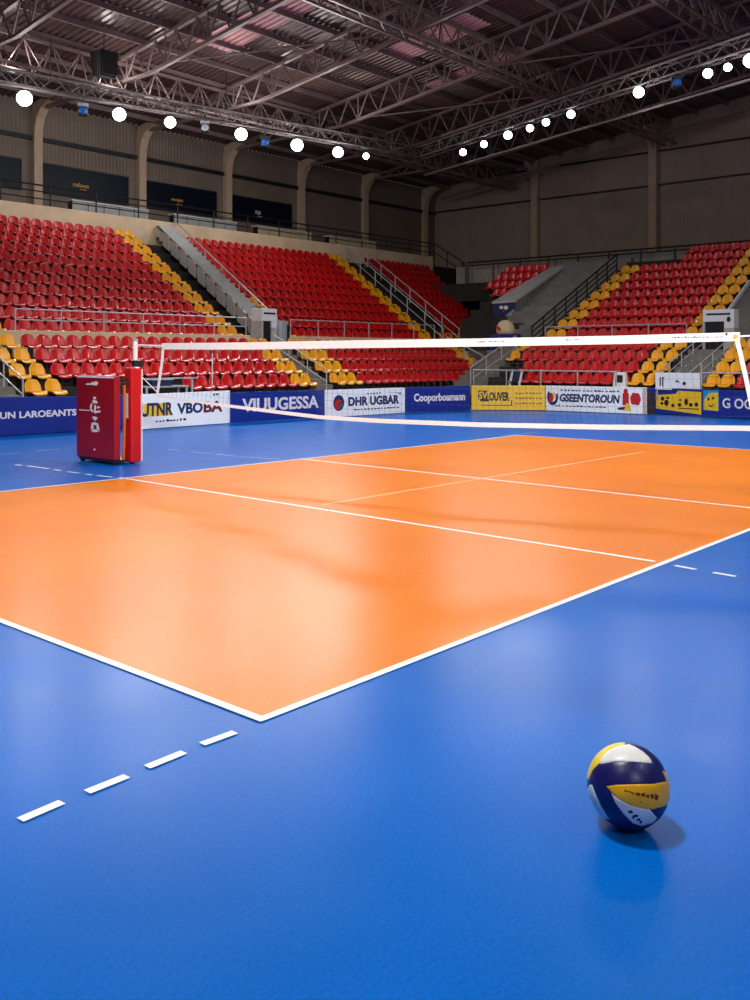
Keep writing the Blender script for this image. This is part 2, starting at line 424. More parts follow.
# windows of the press boxes
WT = ['nofassa', 'nuulgsa', 'nuss', 'nuse', '']
edges = [TX[0]] + TX[1:]
for i in range(5):
    a, b = edges[i] + .3, edges[i+1] - .75
    if i == 4: continue
    z0, z1 = 9.55, 10.85
    fm = MB()
    fm.box(a, b, 39.9, 39.97, z0 - .06, z0).box(a, b, 39.9, 39.97, z1, z1 + .06)
    for x in (a - .05, b): fm.box(x, x + .05, 39.9, 39.97, z0 - .06, z1 + .06)
    fr_ = struct('window_%d' % (i + 1), fm, M_dark)
    pn = MB().box(a, b, 39.93, 39.96, z0, z1); obj('pane', pn, M_glass, fr_)
    if i in (1, 2, 3):
        t = MB(); cx = (a + b)/2 - .1
        w = (.85, .75, .4)[i-1]
        lettering(t, ['nafassa', 'unulgsa', 'russ'][i-1], cx - w/2 - .2, cx + w/2 - .2, 10.02, 10.22, 0, .01, .01)
        smallprint(t, cx - .25, cx + .15, 9.9, 9.95, 0, 4, 3)
        t.v = [(x, 39.925 - z, y) for x, y, z in t.v]
        obj('lettering', t, M_gold if i != 3 else M_white, fr_)

# press desks on the concourse
for i in range(1, 5):
    a, b = edges[i] + .9, edges[i+1] - .6
    t = thing('press_desk', 'pale press desk on the upper walkway in the %s bay from the left' % ORD[i-1], 'desk', (a, 38.6, 7.6), 0, 'press desks behind the left stand')
    L = b - a
    obj('desk_top', MB().box(0, L, -.25, .3, 1.45, 1.51), M_white, t)
    fp = MB()
    for k in range(5): fp.box(L*k/5 + .02, L*(k+1)/5 - .04, -.24, -.2, .95, 1.42)
    obj('front_panel', fp, M_cream if i > 2 else M_lgrey, t)
    for s_ in (.05, L/2, L - .12): obj('leg', MB().box(s_, s_ + .06, -.2, .2, 0, 1.45), M_dark, t)

# ------------------------------------------------------------------ railings
def railing(name, label, pts, h, m, spacing=1.6, bars=(.5,), r=.025, group=None, cat='railing', balusters=0):
    """pts: floor points of the run"""
    t = thing(name, label, cat, pts[0], 0, group); o0 = Vector(pts[0])
    P = [Vector(p) - o0 for p in pts]; upv = Vector((0,0,h))
    tr = MB().path([p + upv for p in P], r); obj('top_rail', tr, m, t, smooth=False)
    for b in bars:
        obj('mid_rail', MB().path([p + Vector((0,0,h*b)) for p in P], r*.75), m, t)
    pp = []
    for a, b in zip(P, P[1:]):
        n = max(1, round((b - a).length/spacing)); pp += [a.lerp(b, i/n) for i in range(n)]
    pp.append(P[-1])
    for p in pp: obj('post', MB().tube(p, p + upv, r*.95), m, t)
    if balusters:
        bm_ = MB()
        for a, b in zip(P, P[1:]):
            n = int((b - a).length/balusters)
            for i in range(n): q_ = a.lerp(b, i/n); bm_.tube(q_ + Vector((0,0,h*.08)), q_ + upv, r*.45, 4)
        obj('balusters', bm_, m, t)
    return t
railing('guard_rail', 'black guard rail along the top walkway above the left stand', [(12,35.5,8.12),(46.6,35.5,8.12)], .85, M_railk, 2.2, (.35,.7), .035)
railing('guard_rail', 'black guard rail sloping down from the far end of the top walkway in the corner', [(46.7,35.4,7.9),(46.7,33.2,6.6),(43.4,30.6,6.0)], 1.1, M_railk, 1.5, (.5,), .04)
railing('guard_rail', 'long black guard rail in front of the ribbed grey wall above the right stand', [(43.3,30.4,6.0),(43.3,8,6.0)], 1.18, M_railk, 1.7, (.85,), .045, balusters=0)
railing('guard_rail', 'white rail in front of the upper left block, above the pale parapet', [(14.2,26.38,2.74),(23.3,26.38,2.74)], .64, M_rail, 1.6, (.5,), .022)
railing('guard_rail', 'white rail in front of the upper middle block', [(25.6,26.38,2.74),(34.9,26.38,2.74)], .64, M_rail, 1.5, (), .022)
railing('guard_rail', 'white rail in front of the upper right red block', [(34.58,20.3,2.6),(34.58,14.2,2.6)], .58, M_rail, 1.6, (), .022)
railing('guard_rail', 'low white rail along the front of the lower right red block', [(30.18,20.9,.54),(30.18,14.9,.54)], .88, M_rail, 1.5, (), .025)
railing('guard_rail', 'low white rail at the front of the far right lower seats', [(30.18,11.9,.54),(30.18,7,.54)], .88, M_rail, 1.5, (), .025)
# stair rails
def stairpts(xf, ya, yb, n=6): 
    out = []
    for i in range(n+1):
        y = ya + (yb - ya)*i/n; out.append((xf(y), y, ut((y - 26.9)/.8) + .0))
    return out
railing('stair_rail', 'white stair rail on the right side of the pale panelled stairs', stairpts(lambda y: xs2(y) + .12, 26.6, 35.2), 1.15, M_rail, 1.5, (.6,), .028)
railing('stair_rail', 'left white rail of the stairs between upper middle and upper corner blocks', stairpts(lambda y: xr3(y) + .45, 26.6, 35.2), 1.0, M_rail, 1.3, (.55,), .03)
railing('stair_rail', 'right white rail of the stairs between upper middle and upper corner blocks', stairpts(lambda y: xr3(y) + 1.75, 26.6, 34.6), 1.0, M_rail, 1.6, (.55,), .03)
def rstair(y0, y1, j0, j1, n=4):
    return [(QX[0] + .8*(j0 + (j1-j0)*i/n) - .2, y0 + (y1-y0)*i/n, ut(j0 + (j1-j0)*i/n)) for i in range(n+1)]
railing('stair_rail', 'dark stair rail between the wide grey ramp and the yellow seats', rstair(20.95, 20.2, -.4, 7.6), .95, M_railk, 1.0, (.25,.5,.75), .035)
# lower aisle rails
railing('stair_rail', 'grey rail in the lower aisle left of the yellow seats under the pale stairs', [(23.05+.1,22.1,.7),(23.35+.15,25.2,2.0)], .8, M_rail, 1.0, (.5,), .022)
railing('stair_rail', 'grey rail beside the far left lower aisle steps', [(12.1,22.1,.6),(12.1,25.0,1.9)], .8, M_rail, 1.0, (.5,), .022)
railing('stair_rail', 'left grey rail on the lower right aisle steps above the white sign', [(30.3,13.45,.55),(33.5,13.1,1.9)], .85, M_rail, .9, (.33,.66), .022)
railing('stair_rail', 'right grey rail on the lower right aisle steps above the white sign', [(30.3,12.35,.55),(33.5,12.0,1.9)], .85, M_rail, .9, (.33,.66), .022)
railing('stair_rail', 'pale rail with tall posts on the grey corner steps left of yellow seats', [(30.4,21.2,.55),(33.4,21.0,1.85)], .95, M_rail, 1.0, (.5,), .03)
railing('stair_rail', 'pale rail at the end of the lower middle block beside the corner steps', [(33.9,22.1,.7),(34.3,25.2,1.9)], .9, M_rail, 1.0, (.5,), .03)

# ------------------------------------------------------------------ stairs in the aisles
def steps(fn, m, name='aisle_stairs'): struct(name, fn, m)
mb = MB()
for j in range(11):
    for h_ in (0, 1):
        y = UY[j] - .47 + .4*h_; z = ut(j) + .70 + .22*h_ - .05
        mb.hexa([(xp2(y) + .06,y,z-.4),(xs2(y),y,z-.4),(xs2(y+.4),y+.4,z-.4),(xp2(y+.4)+.06,y+.4,z-.4)], [(xp2(y)+.06,y,z+.1),(xs2(y),y,z+.1),(xs2(y+.4),y+.4,z+.1),(xp2(y+.4)+.06,y+.4,z+.1)])
steps(mb, M_lgrey)
mb = MB()
for j in range(11):
    for h_ in (0, 1):
        y = UY[j] - .47 + .4*h_; z = ut(j) + .2*h_ - .05
        a, b = xr3(y) + .5, xr3(y) + 1.7
        mb.box(a, b, y, y + .4, z - .3, z + .1)
steps(mb, M_terr)
mb = MB()
for k in range(4):
    for h_ in (0, 1):
        y = LY[k] - .47 + .4*h_; z = lt(k) + .2*h_
        mb.box(xr2(y) + .06, xr2(y) + .88, y, y + .4, z - .25, z + .06)
        mb.box(11.0, 12.3, y, y + .4, z - .25, z + .06)
steps(mb, M_grey)
mb = MB()
for k in range(4):
    for h_ in (0, 1):
        x = RX[k] - .47 + .4*h_; z = lt(k) + .2*h_
        mb.box(x, x + .4, 12.1, 13.5, z - .25, z + .06)
        mb.box(x, x + .4, 20.8, 22.2, z - .25, z + .06)
        y = LY[k] - .47 + .4*h_
        mb.box(xr3(y) + .25, xr3(y) + 2.2, y, y + .4, z - .25, z + .06)
steps(mb, M_grey)
mb = MB()
for j in range(10):
    for h_ in (0, 1):
        x = QX[j] - .47 + .4*h_; z = ut(j) + .2*h_
        mb.box(x, x + .4, 11.75, 13.45, z - .3, z + .06)
steps(mb, M_grey)
mb = MB()
for j in range(10):                                       # the wide grey ramp of shallow steps
    for h_ in range(2):
        x = QX[j] - .47 + .4*h_; z = ut(j) + .22*h_
        w0 = 22.6 if j < 3 else 23.75
        mb.box(x, x + .4, yq(j) + .35, w0, z - .3, z + .05)
steps(mb, M_grey, 'ramp_stairs')
# sloping pale side wall of the ramp with a navy banner on its end
a0 = on_x(494, 303, 37.6); a1 = on_x(516, 301, 37.6)
t = thing('ramp_parapet', 'pale sloping side parapet of the wide grey ramp in the far corner', 'wall', (0,0,0))
xl = 41.8
mb = MB().hexa([(37.6,a1.y,3.0),(xl,23.5,5.0),(xl,24.2,5.0),(37.6,a0.y,3.0)], [(37.6,a1.y,a1.z-.05),(xl,23.5,6.35),(xl,24.2,6.35),(37.6,a0.y,a0.z-.05)])
obj('side_panel', mb, M_grey, t)
mb = MB().hexa([(37.5,a1.y-.05,a1.z-.05),(xl,23.45,6.35),(xl,24.25,6.35),(37.5,a0.y+.05,a0.z-.05)], [(37.5,a1.y-.05,a1.z+.05),(xl,23.45,6.45),(xl,24.25,6.45),(37.5,a0.y+.05,a0.z+.05)])
obj('coping', mb, M_lgrey, t)
t = thing('navy_banner', 'small navy banner with a white and red mark, hung below the ramp parapet', 'banner', (37.55, (a0.y+a1.y)/2, 0))
wd = (a0.y - a1.y)/2; zt = a1.z - .08; zb = zt - .62
obj('cloth', MB().box(-.06, -.02, -wd, wd, zb, zt), M_navy, t, bevel=.01)
pm = MB().disc(-.12, .42, .12, .08, 0, .01, 12).disc(.14, .40, .12, .1, 0, .01, 12)
pm.v = [(-.07 - z, -x, zb + y) for x, y, z in pm.v]; obj('white_mark', pm, M_white, t)
pm = MB().prism([(-.1,.34),(0,.2),(.12,.3),(.02,.28)], 0, .01); pm.v = [(-.07 - z, -x, zb + y) for x, y, z in pm.v]; obj('red_mark', pm, M_pred, t)
pm = MB().prism([(.1,.02),(wd-.02,.02),(wd-.02,.34)], 0, .01); pm.v = [(-.07 - z, -x, zb + y) for x, y, z in pm.v]; obj('pale_corner', pm, M_plastic, t)
# cream object on blue box
c0 = on_x(508, 331, 35.2)
t = thing('covered_equipment', 'cream rounded object with a red patch on a blue case below the navy banner', 'equipment', (35.0, c0.y, 1.77))
obj('blue_case', MB().box(-.3,.3,-.62,.62,0,1.15), M_bblue, t, bevel=.05)
bm_ = MB().lathe([(.38,1.15),(.41,1.3),(.38,1.5),(.29,1.66),(.16,1.75),(.03,1.77)], 18); obj('cream_cover', bm_, M_cream, t, smooth=True)
pm = MB().disc(0,0,.16,.1,0,.03,12); pm.v = [(-.40 - z, .10 + x*.8 , 1.40 + y*.8 + x*.4) for x, y, z in pm.v]; obj('red_patch', pm, M_pred, t)

# panelled balustrade along the pale stairs
t = thing('stair_balustrade', 'stepped balustrade of light grey panels along the pale stairs in the left stand', 'balustrade', (24.05,26.9,2.26))
for j in range(10):
    y = UY[j] - .35; p = MB()
    x0, x1 = xp2(y), xp2(y + .66); z0 = ut(j) + .12 - 2.26
    p.hexa([(x0-24.05,y-26.9,z0),(x0-24.05+.07,y-26.9,z0),(x1-24.05+.07,y-26.9+.66,z0+.32),(x1-24.05,y-26.9+.66,z0+.32)],
           [(x0-24.05,y-26.9,z0+.62),(x0-24.05+.07,y-26.9,z0+.62),(x1-24.05+.07,y-26.9+.66,z0+.96),(x1-24.05,y-26.9+.66,z0+.96)])
    obj('panel', p, M_panel, t, bevel=.02)
obj('cap_rail', MB().bar((xp2(26.5)-24.0,-.4,.85),(xp2(35)-24.0,8.1,5.55),.07,.06), M_railk, t)

# portals at the foot of the stairs
def portal(loc, rz, w, h, d, label):
    t = thing('entrance_portal', label, 'portal', loc, rz)
    mb = MB().box(-w/2, w/2, -d/2, d/2, h*.74, h).box(w*.18, w/2, -d/2, d/2, h*.6, h*.74)
    obj('grey_jamb', MB().box(w*.18, w/2, -d/2, d/2, 0, h*.6), M_panel, t)
    obj('casing', mb, M_white, t, bevel=.02)
    obj('dark_opening', MB().box(-w/2 + .04, w*.18, -d/2 + .1, d/2, 0, h*.74), M_black, t)
    obj('side_panel', MB().box(-w/2 - .02, -w/2 + .06, -d/2, d/2, 0, h*.74), M_panel, t)
    obj('trim_strip', MB().box(-w*.38, w*.38, -d/2 - .01, -d/2, h*.88, h*.92), M_dark, t)
    return t
p0 = on_y(257.5, 330, 25.9); p1 = on_y(272.5, 330, 25.9)
portal(((p0.x+p1.x)/2, 25.95, lt(3)), 0, p1.x - p0.x, 1.78, .6, 'white portal with a dark opening at the foot of the pale panelled stairs')
p2 = on_y(274, 330, 25.9); p3 = on_y(286, 330, 25.9)
t = thing('equipment_drum', 'grey drum case standing right of the white portal in the left stand', 'case', ((p2.x+p3.x)/2, 25.9, lt(3)))
r = (p3.x-p2.x)/2
obj('body', MB().lathe([(r*.98,0),(r,.1),(r,1.25),(r*.95,1.35)], 18), M_plastic, t, smooth=False)
obj('dark_band', MB().box(r*.25, r*.6, -r-.01, -r+.15, .1, 1.2), M_black, t)
p0 = on_x(706, 320, 34.3); p1 = on_x(737, 320, 34.3)
t = portal((34.25, (p0.y+p1.y)/2, lt(3)), -PI/2, p0.y - p1.y, 1.72, .5, 'white portal with dark openings at the foot of the upper right stairs')
obj('vent', MB().disc(.38,1.35,.07,.1,0,.02,10), M_dark, t).rotation_euler = (PI/2,0,0)
t.children[-1].location = (0,-.25,0)
o = obj('stair_stringer', MB().bar((34.8,13.44,2.62),(39.2,13.44,5.02),.1,.14), M_white); tag(o, 'white sloping stringer beside the yellow seats of the upper right aisle', 'stringer')

# ------------------------------------------------------------------ seats
def seat_parts():
    pan = MB().sheet(lambda u, v: (u*.215*(1 - .12*(1-v)**3), -.24 + .42*v, .325 + .035*u**4 - .022*math.sin(PI*v)*(1-u*u) - .07*max(0, 1 - v/.28)**2), 8, 6, .022)
    def bk(u, v):
        w = .225*(1 - .42*max(0, (v - .45)/.55)**2.4)
        return (u*w, .19 + .07*v - .07*u*u*(1 - .3*v) , .315 + .35*v - .05*v*abs(u)**3)
    back = MB().sheet(bk, 8, 7, .022)
    br = MB().box(-.03,.03,-.05,.14,.0,.30).box(-.16,.16,-.08,.12,.275,.30)
    return pan, back, br
pan_mb, back_mb, br_mb = seat_parts()
SEAT = {}
for c, m in (('red', M_red), ('yellow', M_yel)):
    SEAT[c] = (pan_mb.mesh('seat', m, True), back_mb.mesh('backrest', m, True))
BR = br_mb.mesh('bracket', M_dark)
seats = []     # colour, location, rotz, label
def row(stand, fixed, z, a0, a1, colour, block, rowno, pitch=.475):
    """a0 -> a1 runs from the viewer's left to right"""
    n = max(1, round(abs(a1 - a0)/pitch)); st = (a1 - a0)/n; c = 0
    for i in range(n):
        a = a0 + st*(i + .5)
        loc = (a, fixed, z) if stand == 'L' else (fixed, a, z)
        p = pix((loc[0], loc[1], z + .6))
        if p[0] < -6 or p[0] > 757: continue
        lab = '%s seat, %s row up of %s, %s from left' % (colour, ORD[rowno], block, ORD[c] if c < len(ORD) else str(c))
        c += 1
        seats.append((colour, loc, 0.0 if stand == 'L' else -PI/2, lab, p[2], block))
for k, y in enumerate(LY):
    z = lt(k)
    row('L', y, z, 12.4 - .0*k, 13.55, 'yellow', 'far left lower aisle', k)
    if k == 0: row('L', y, z, 17.5, xr2(y) - .95, 'red', 'lower left block', k)
    else: row('L', y, z, 13.65, xr2(y) - .95, 'red', 'lower left block', k)
    row('L', y, z, xr2(y) - .95, xr2(y), 'yellow', 'lower left block end', k)
    row('L', y, z, xr2(y) + .95, xr2(y) + 2.35, 'yellow', 'lower middle block start', k)
    row('L', y, z, xr2(y) + 2.4, xr3(y) - .95, 'red', 'lower middle block', k)
    row('L', y, z, xr3(y) - .95, xr3(y), 'yellow', 'lower middle block end', k)
for j, y in enumerate(UY):
    z = ut(j)
    row('L', y, z, 12.9, 14.1, 'yellow', 'far left upper aisle', j)
    row('L', y, z, 14.2, xr2(y) - .95, 'red', 'upper left block', j)
    row('L', y, z, xr2(y) - .95, xr2(y), 'yellow', 'upper left block end', j)
    ny_ = 2 if j < 4 else (1 if j < 8 else 0)
    if ny_: row('L', y, z, xs2(y) + .25, xs2(y) + .25 + .475*ny_, 'yellow', 'pale stairs right side', j)
    row('L', y, z, xs2(y) + .25 + .475*ny_, xr3(y) - .95, 'red', 'upper middle block', j)
    row('L', y, z, xr3(y) - .95, xr3(y), 'yellow', 'upper middle block end', j)
    e = xm(y) if j else 38.2
    if j < 2:
        row('L', y, z, xr3(y) + 1.95, e - 2.0, 'red', 'upper corner block', j)
        row('L', y, z, e - 2.0, e, 'yellow', 'upper corner block end', j)
    else: row('L', y, z, xr3(y) + 1.95, e, 'red', 'upper corner block', j)
for k, x in enumerate(RX):
    z = lt(k)
    if k >= 2: row('R', x, z, 20.7, 20.2, 'yellow', 'lower right block start', k)
    row('R', x, z, (19.0, 19.6, 20.15, 20.15)[k], 14.75, 'red', 'lower right block', k)
    row('R', x, z, 14.7, 13.6, 'yellow', 'lower right block end', k)
    row('R', x, z, 12.0, 11.05, 'yellow', 'far right lower block start', k)
    row('R', x, z, 11.0, 8.6, 'red', 'far right lower block', k)
for j, x in enumerate(QX):
    z = ut(j)
    if j < 8:
        row('R', x, z, yq(j), yq(j) - .95, 'yellow', 'upper right block start', j, .46)
        row('R', x, z, yq(j) - .97, 14.5, 'red', 'upper right block', j, .46)
    else: row('R', x, z, 17.3, 14.5, 'red', 'upper right block', j, .46)
    row('R', x, z, 14.5, 13.55, 'yellow', 'upper right block end', j, .46)
    row('R', x, z, 11.6, 10.4, 'yellow', 'far right upper aisle', j, .46)
    if 5 <= j < 9: row('R', x, z, 26.9 if j > 5 else 26.0, 24.3, 'red', 'dark corner block', j, .46)
seats.sort(key=lambda s_: s_[4])
print('SEATS', len(seats), 'yellow', sum(s_[0] == 'yellow' for s_ in seats))
proto = {}
def put_seat(s_):
    c, loc, rz, lab, zc, block = s_
    if c not in proto:
        r_ = thing('stadium_seat', lab, 'seat', loc, rz, None)
        link('seat', SEAT[c][0], r_); link('backrest', SEAT[c][1], r_); link('bracket', BR, r_)
        proto[c] = r_
    else:
        src = proto[c]; r_ = src.copy(); COL.objects.link(r_)
        r_.location = loc; r_.rotation_euler = (0, 0, rz); r_['label'] = lab
        for ch in list(src.children):
            d = ch.copy(); COL.objects.link(d); d.parent = r_
    r_['group'] = '%s seats of the %s' % (c, block)
for s_ in seats[:300]: put_seat(s_)
rest = MB(); one = MB()
for m_ in (pan_mb, back_mb): one.add(m_.v, m_.f, 0)
one.add(br_mb.v, br_mb.f, 1)
for c, loc, rz, lab, zc, block in seats[300:]:
    cs, sn = math.cos(rz), math.sin(rz); o0 = len(rest.v)
    rest.v += [(loc[0] + cs*x - sn*y, loc[1] + sn*x + cs*y, loc[2] + z) for x, y, z in one.v]
    rest.f += [tuple(i + o0 for i in f) for f in one.f]; rest.m += [1 if q_ else (0 if c == 'red' else 2) for q_ in one.m]
o = obj('stadium_seats', rest, [M_red, M_dark, M_yel], None, True)
tag(o, 'farther rows of red and yellow plastic seats filling the upper tiers of both stands', 'seats'); o['kind'] = 'stuff'

# ------------------------------------------------------------------ advertising boards
def board(p1, p2, tops, label, m, thick=.05):
    """p1, p2: pixels of the lower corners; tops: rows of the upper corners"""
    a, b = gp(*p1), gp(*p2); d = b - a; L = d.length; rz = math.atan2(d.y, d.x)
    za, zb = pix(a)[2], pix(b)[2]
    h1 = H + (HY - tops[0])*za/F; h2 = H + (HY - tops[1])*zb/F; h = (h1 + h2)/2
    t = thing('advertising_board', label, 'board', a, rz, 'advertising boards around the court')
    obj('panel', MB().hexa([(0,0,.02),(L,0,.02),(L,thick,.02),(0,thick,.02)], [(0,0,h1),(L,0,h2),(L,thick,h2),(0,thick,h1)]), m, t, bevel=.008)
    for s_ in (.15, .85):
        obj('support_leg', MB().bar((L*s_, thick, h*.7),(L*s_, thick + .35, .02),.04,.04).bar((L*s_, thick, .03),(L*s_, thick + .4, .03),.04,.04), M_dark, t)
    return t, L, h
def face(mb):     # lettering plane (x, y, z out) -> board front
    mb.v = [(x, -z - .001, y) for x, y, z in mb.v]; return mb

t, L, h = board((-40,439.4),(78,432),(397.5,396.5), 'dark blue board with white lettering at the left edge, beside the red guard', M_bblue)
mb = MB(); lettering(mb, 'JI XUN LAROEANTS', L*.17, L*.985, h*.40, h*.63, 0, bold=.03); obj('lettering', face(mb), M_logo, t)
t, L, h = board((79,431.8),(139,428.6),(396.3,394), 'dark blue board mostly hidden behind the red padded guard', M_bblue)
t, L, h = board((139,430.2),(230,423.6),(394.5,390.5), 'white board with UTNR VBOBA lettering, right of the red padded guard', M_bwhite)
mb = MB().box(L*.05, L*.33, h*.36, h*.72, 0, .003); obj('yellow_block', face(mb), M_byel, t)
mb = MB(); lettering(mb, 'UTNR', L*.02, L*.35, h*.36, h*.74, .003, bold=.035); lettering(mb, 'VBO', L*.395, L*.68, h*.38, h*.70, 0, bold=.04); obj('lettering', face(mb), M_navy, t)
mb = MB(); lettering(mb, 'BA', L*.69, L*.91, h*.38, h*.72, 0, bold=.035); obj('red_lettering', face(mb), mat('print_maroon', (110,16,30), .5), t)
mb = MB(); smallprint(mb, L*.17, L*.5, h*.19, h*.26, 0, 9, 4); smallprint(mb, L*.80, L*.87, h*.88, h*.94, 0, 2, 5); obj('small_print', face(mb), M_black, t)
t, L, h = board((231,423.8),(324.5,417.6),(392.5,390), 'dark blue board with VIUUGESSA lettering', M_bblue)
mb = MB(); lettering(mb, 'VIUUGESSA', L*.11, L*.93, h*.36, h*.80, 0, bold=.03); obj('lettering', face(mb), M_logo, t)
t, L, h = board((325.5,418.2),(405,413.2),(390,387.5), 'white board with a round crest and DHR UGBAR lettering', M_bwhite)
mb = MB(); lettering(mb, 'DHR UGBAR', L*.27, L*.92, h*.38, h*.72, 0, bold=.045); smallprint(mb, L*.34, L*.93, h*.22, h*.28, 0, 14, 6); smallprint(mb, L*.5,L*.7,h*.80,h*.86,0,5,7)
mb.prism([(L*.72,h*.84),(L*.95,h*.80),(L*.95,h*.74),(L*.88,h*.80)],0,.004); obj('lettering', face(mb), M_navy, t)
mb = MB().disc(L*.155, h*.52, L*.065, h*.29, 0, .004, 20); obj('crest', face(mb), M_navy, t)
mb = MB().prism([(L*.10,h*.5),(L*.13,h*.62),(L*.16,h*.66),(L*.19,h*.58),(L*.155,h*.48),(L*.165,h*.28),(L*.12,h*.32)], .004, .008); obj('crest_red', face(mb), M_pred, t)
mb = MB().prism([(L*.165,h*.3),(L*.195,h*.42),(L*.2,h*.52),(L*.17,h*.46)], .004, .008); obj('crest_green', face(mb), M_pgreen, t)
t, L, h = board((406,413.0),(470,410.8),(387.5,385.5), 'small dark blue board with pale Cooporboamann lettering', M_bblue)
mb = MB(); lettering(mb, 'Cooporboamann', L*.12, L*.92, h*.34, h*.74, 0, bold=.035); obj('lettering', face(mb), M_logo, t)
t, L, h = board((471.5,410.4),(545,410.8),(385.5,385.5), 'yellow board with black SV OUVER lettering and rows of small print', M_byel)
mb = MB().box(L*.09, L*.22, h*.44, h*.80, 0, .003); mb.box(L*.12,L*.24,h*.36,h*.46,0,.003)
lettering(mb, 'OUVER', L*.24, L*.52, h*.38, h*.74, 0, bold=.05); mb.box(L*.13,L*.55,h*.20,h*.225,0,.003).box(L*.54,L*.555,h*.2,h*.42,0,.003); obj('lettering', face(mb), M_black, t)
mb = MB(); lettering(mb, 'SV', L*.10, L*.22, h*.46, h*.76, .003, .004, bold=.03); obj('yellow_lettering', face(mb), M_byel, t)
mb = MB()
for r_ in range(3): smallprint(mb, L*.60, L*.97, h*(.26 + .2*r_), h*(.34 + .2*r_), 0, 8, 10 + r_)
obj('small_print', face(mb), mat('print_ochre', (150,110,20), .5), t)
t, L, h = board((545.5,410.9),(646.5,414.8),(385.5,387.5), 'white board with a ring logo, GSEENTOROUN lettering and red figures', M_bwhite)
mb = MB(); lettering(mb, 'GSEENTOROUN', L*.15, L*.75, h*.38, h*.70, 0, bold=.045, shear=.15); smallprint(mb, L*.16, L*.76, h*.80, h*.87, 0, 16, 21); smallprint(mb, L*.10, L*.62, h*.2, h*.26, 0, 14, 22)
mb.prism([(L*.72,h*.22),(L*.82,h*.28),(L*.82,h*.16),(L*.74,h*.14)],0,.004); obj('lettering', face(mb), M_navy, t)
mb = MB()
for i in range(14):
    a0_, a1_ = PI*(.75 + i*.1), PI*(.75 + (i+1)*.1); c_ = (L*.075, h*.56)
    P_ = lambda a_, q_: (c_[0] + L*.058*q_*math.cos(a_), c_[1] + h*.33*q_*math.sin(a_))
    mb.prism([P_(a0_,.6),P_(a0_,1),P_(a1_,1),P_(a1_,.6)],0,.004)
obj('ring_logo', face(mb), M_navy, t)
mb = MB().disc(L*.06,h*.52,L*.024,h*.20,0,.005,14).box(L*.775,L*.835,h*.32,h*.78,0,.004).disc(L*.805,h*.85,L*.022,h*.09,0,.004,12).prism([(L*.86,h*.36),(L*.93,h*.34),(L*.95,h*.55),(L*.93,h*.78),(L*.87,h*.80),(L*.845,h*.6)],0,.004)
obj('red_figures', face(mb), M_pred, t)
mb = MB().prism([(L*.79,h*.12),(L*.86,h*.12),(L*.84,h*.40),(L*.81,h*.40)],.004,.008); obj('yellow_print', face(mb), M_byel, t)
mb = MB().disc(L*.09,h*.62,L*.012,h*.15,.004,.008,10); obj('yellow_dot', face(mb), M_byel, t)
mb = MB().box(L*.965, L, h*.02, h*.98, 0, .004); obj('beige_end_strip', face(mb), M_beigep, t)
t, L, h = board((647.5,413.6),(790,422.2),(387.5,392.3), 'long dark blue board with yellow patches and white letters at the right edge', M_bblue)
mb = MB().prism([(L*.07,h*.22),(L*.41,h*.08),(L*.41,h*.90),(L*.24,h*.92),(L*.22,h*.80),(L*.07,h*.72)],0,.003); obj('yellow_patch', face(mb), M_byel, t)
mb = MB()
for x_, y_, rx, ry in ((.12,.6,.014,.09),(.115,.42,.012,.06),(.15,.45,.018,.12),(.16,.64,.012,.05),(.20,.36,.013,.07),(.25,.40,.014,.07),(.255,.58,.01,.04),(.30,.52,.014,.13),(.335,.42,.014,.07),(.375,.44,.014,.08)): mb.disc(L*x_,h*y_,L*rx,h*ry,.003,.007,9)
mb.box(L*.24,L*.395,h*.255,h*.29,.003,.007); obj('black_marks', face(mb), M_black, t)
mb = MB().box(L*.425, L*.535, h*.24, h*.98, 0, .003); obj('cyan_patch', face(mb), M_pcyan, t)
mb = MB().prism([(L*.43,h*.28),(L*.53,h*.24),(L*.53,h*.90),(L*.47,h*.88),(L*.43,h*.62)],.003,.006); obj('yellow_square', face(mb), M_byel, t)
mb = MB().disc(L*.462,h*.66,L*.008,h*.06,.006,.009,8).disc(L*.495,h*.7,L*.008,h*.06,.006,.009,8).prism([(L*.45,h*.5),(L*.48,h*.42),(L*.515,h*.52),(L*.48,h*.36)],.006,.009); obj('scribble', face(mb), M_black, t)
mb = MB(); lettering(mb, 'G OGa', L*.56, L*.80, h*.36, h*.72, 0, bold=.02); obj('lettering', face(mb), M_logo, t)

# white sign on the barrier, white monitor, equipment behind the boards
a = on_x(655.5, 380, 30.12); b = on_x(700, 380, 30.12)
t = thing('barrier_sign', 'white sign with black marks on the barrier before the lower right steps', 'sign', (30.1, a.y, .54), -PI/2)
L = a.y - b.y; h = .87
obj('panel', MB().box(0, L, 0, .04, .3, h), M_white, t, bevel=.01)
obj('post', MB().box(.02,.06,.04,.08,0,h), M_rail, t); obj('post', MB().box(L-.06,L-.02,.04,.08,0,h), M_rail, t)
mb = MB().box(L*.10,L*.13,.42,.72,0,.004).box(L*.16,L*.19,.40,.72,0,.004).box(L*.16,L*.21,.68,.72,0,.004).disc(L*.66,.52,.06,.06,0,.004,12).prism([(L*.44,.55),(L*.5,.64),(L*.57,.54),(L*.5,.57)],0,.004)
obj('black_marks', face(mb), M_black, t)
a = on_x(622, 380, 30.35)
t = thing('white_monitor', 'white monitor case with a dark screen at the front of the yellow seats', 'monitor', (30.4, a.y + .1, .54), -PI/2)
obj('case', MB().hexa([(-.26,-.12,.0),(.26,-.12,.0),(.26,.14,.0),(-.26,.14,.0)],[(-.2,-.05,.86),(.2,-.05,.86),(.2,.12,.86),(-.2,.12,.86)]), M_white, t, bevel=.02)
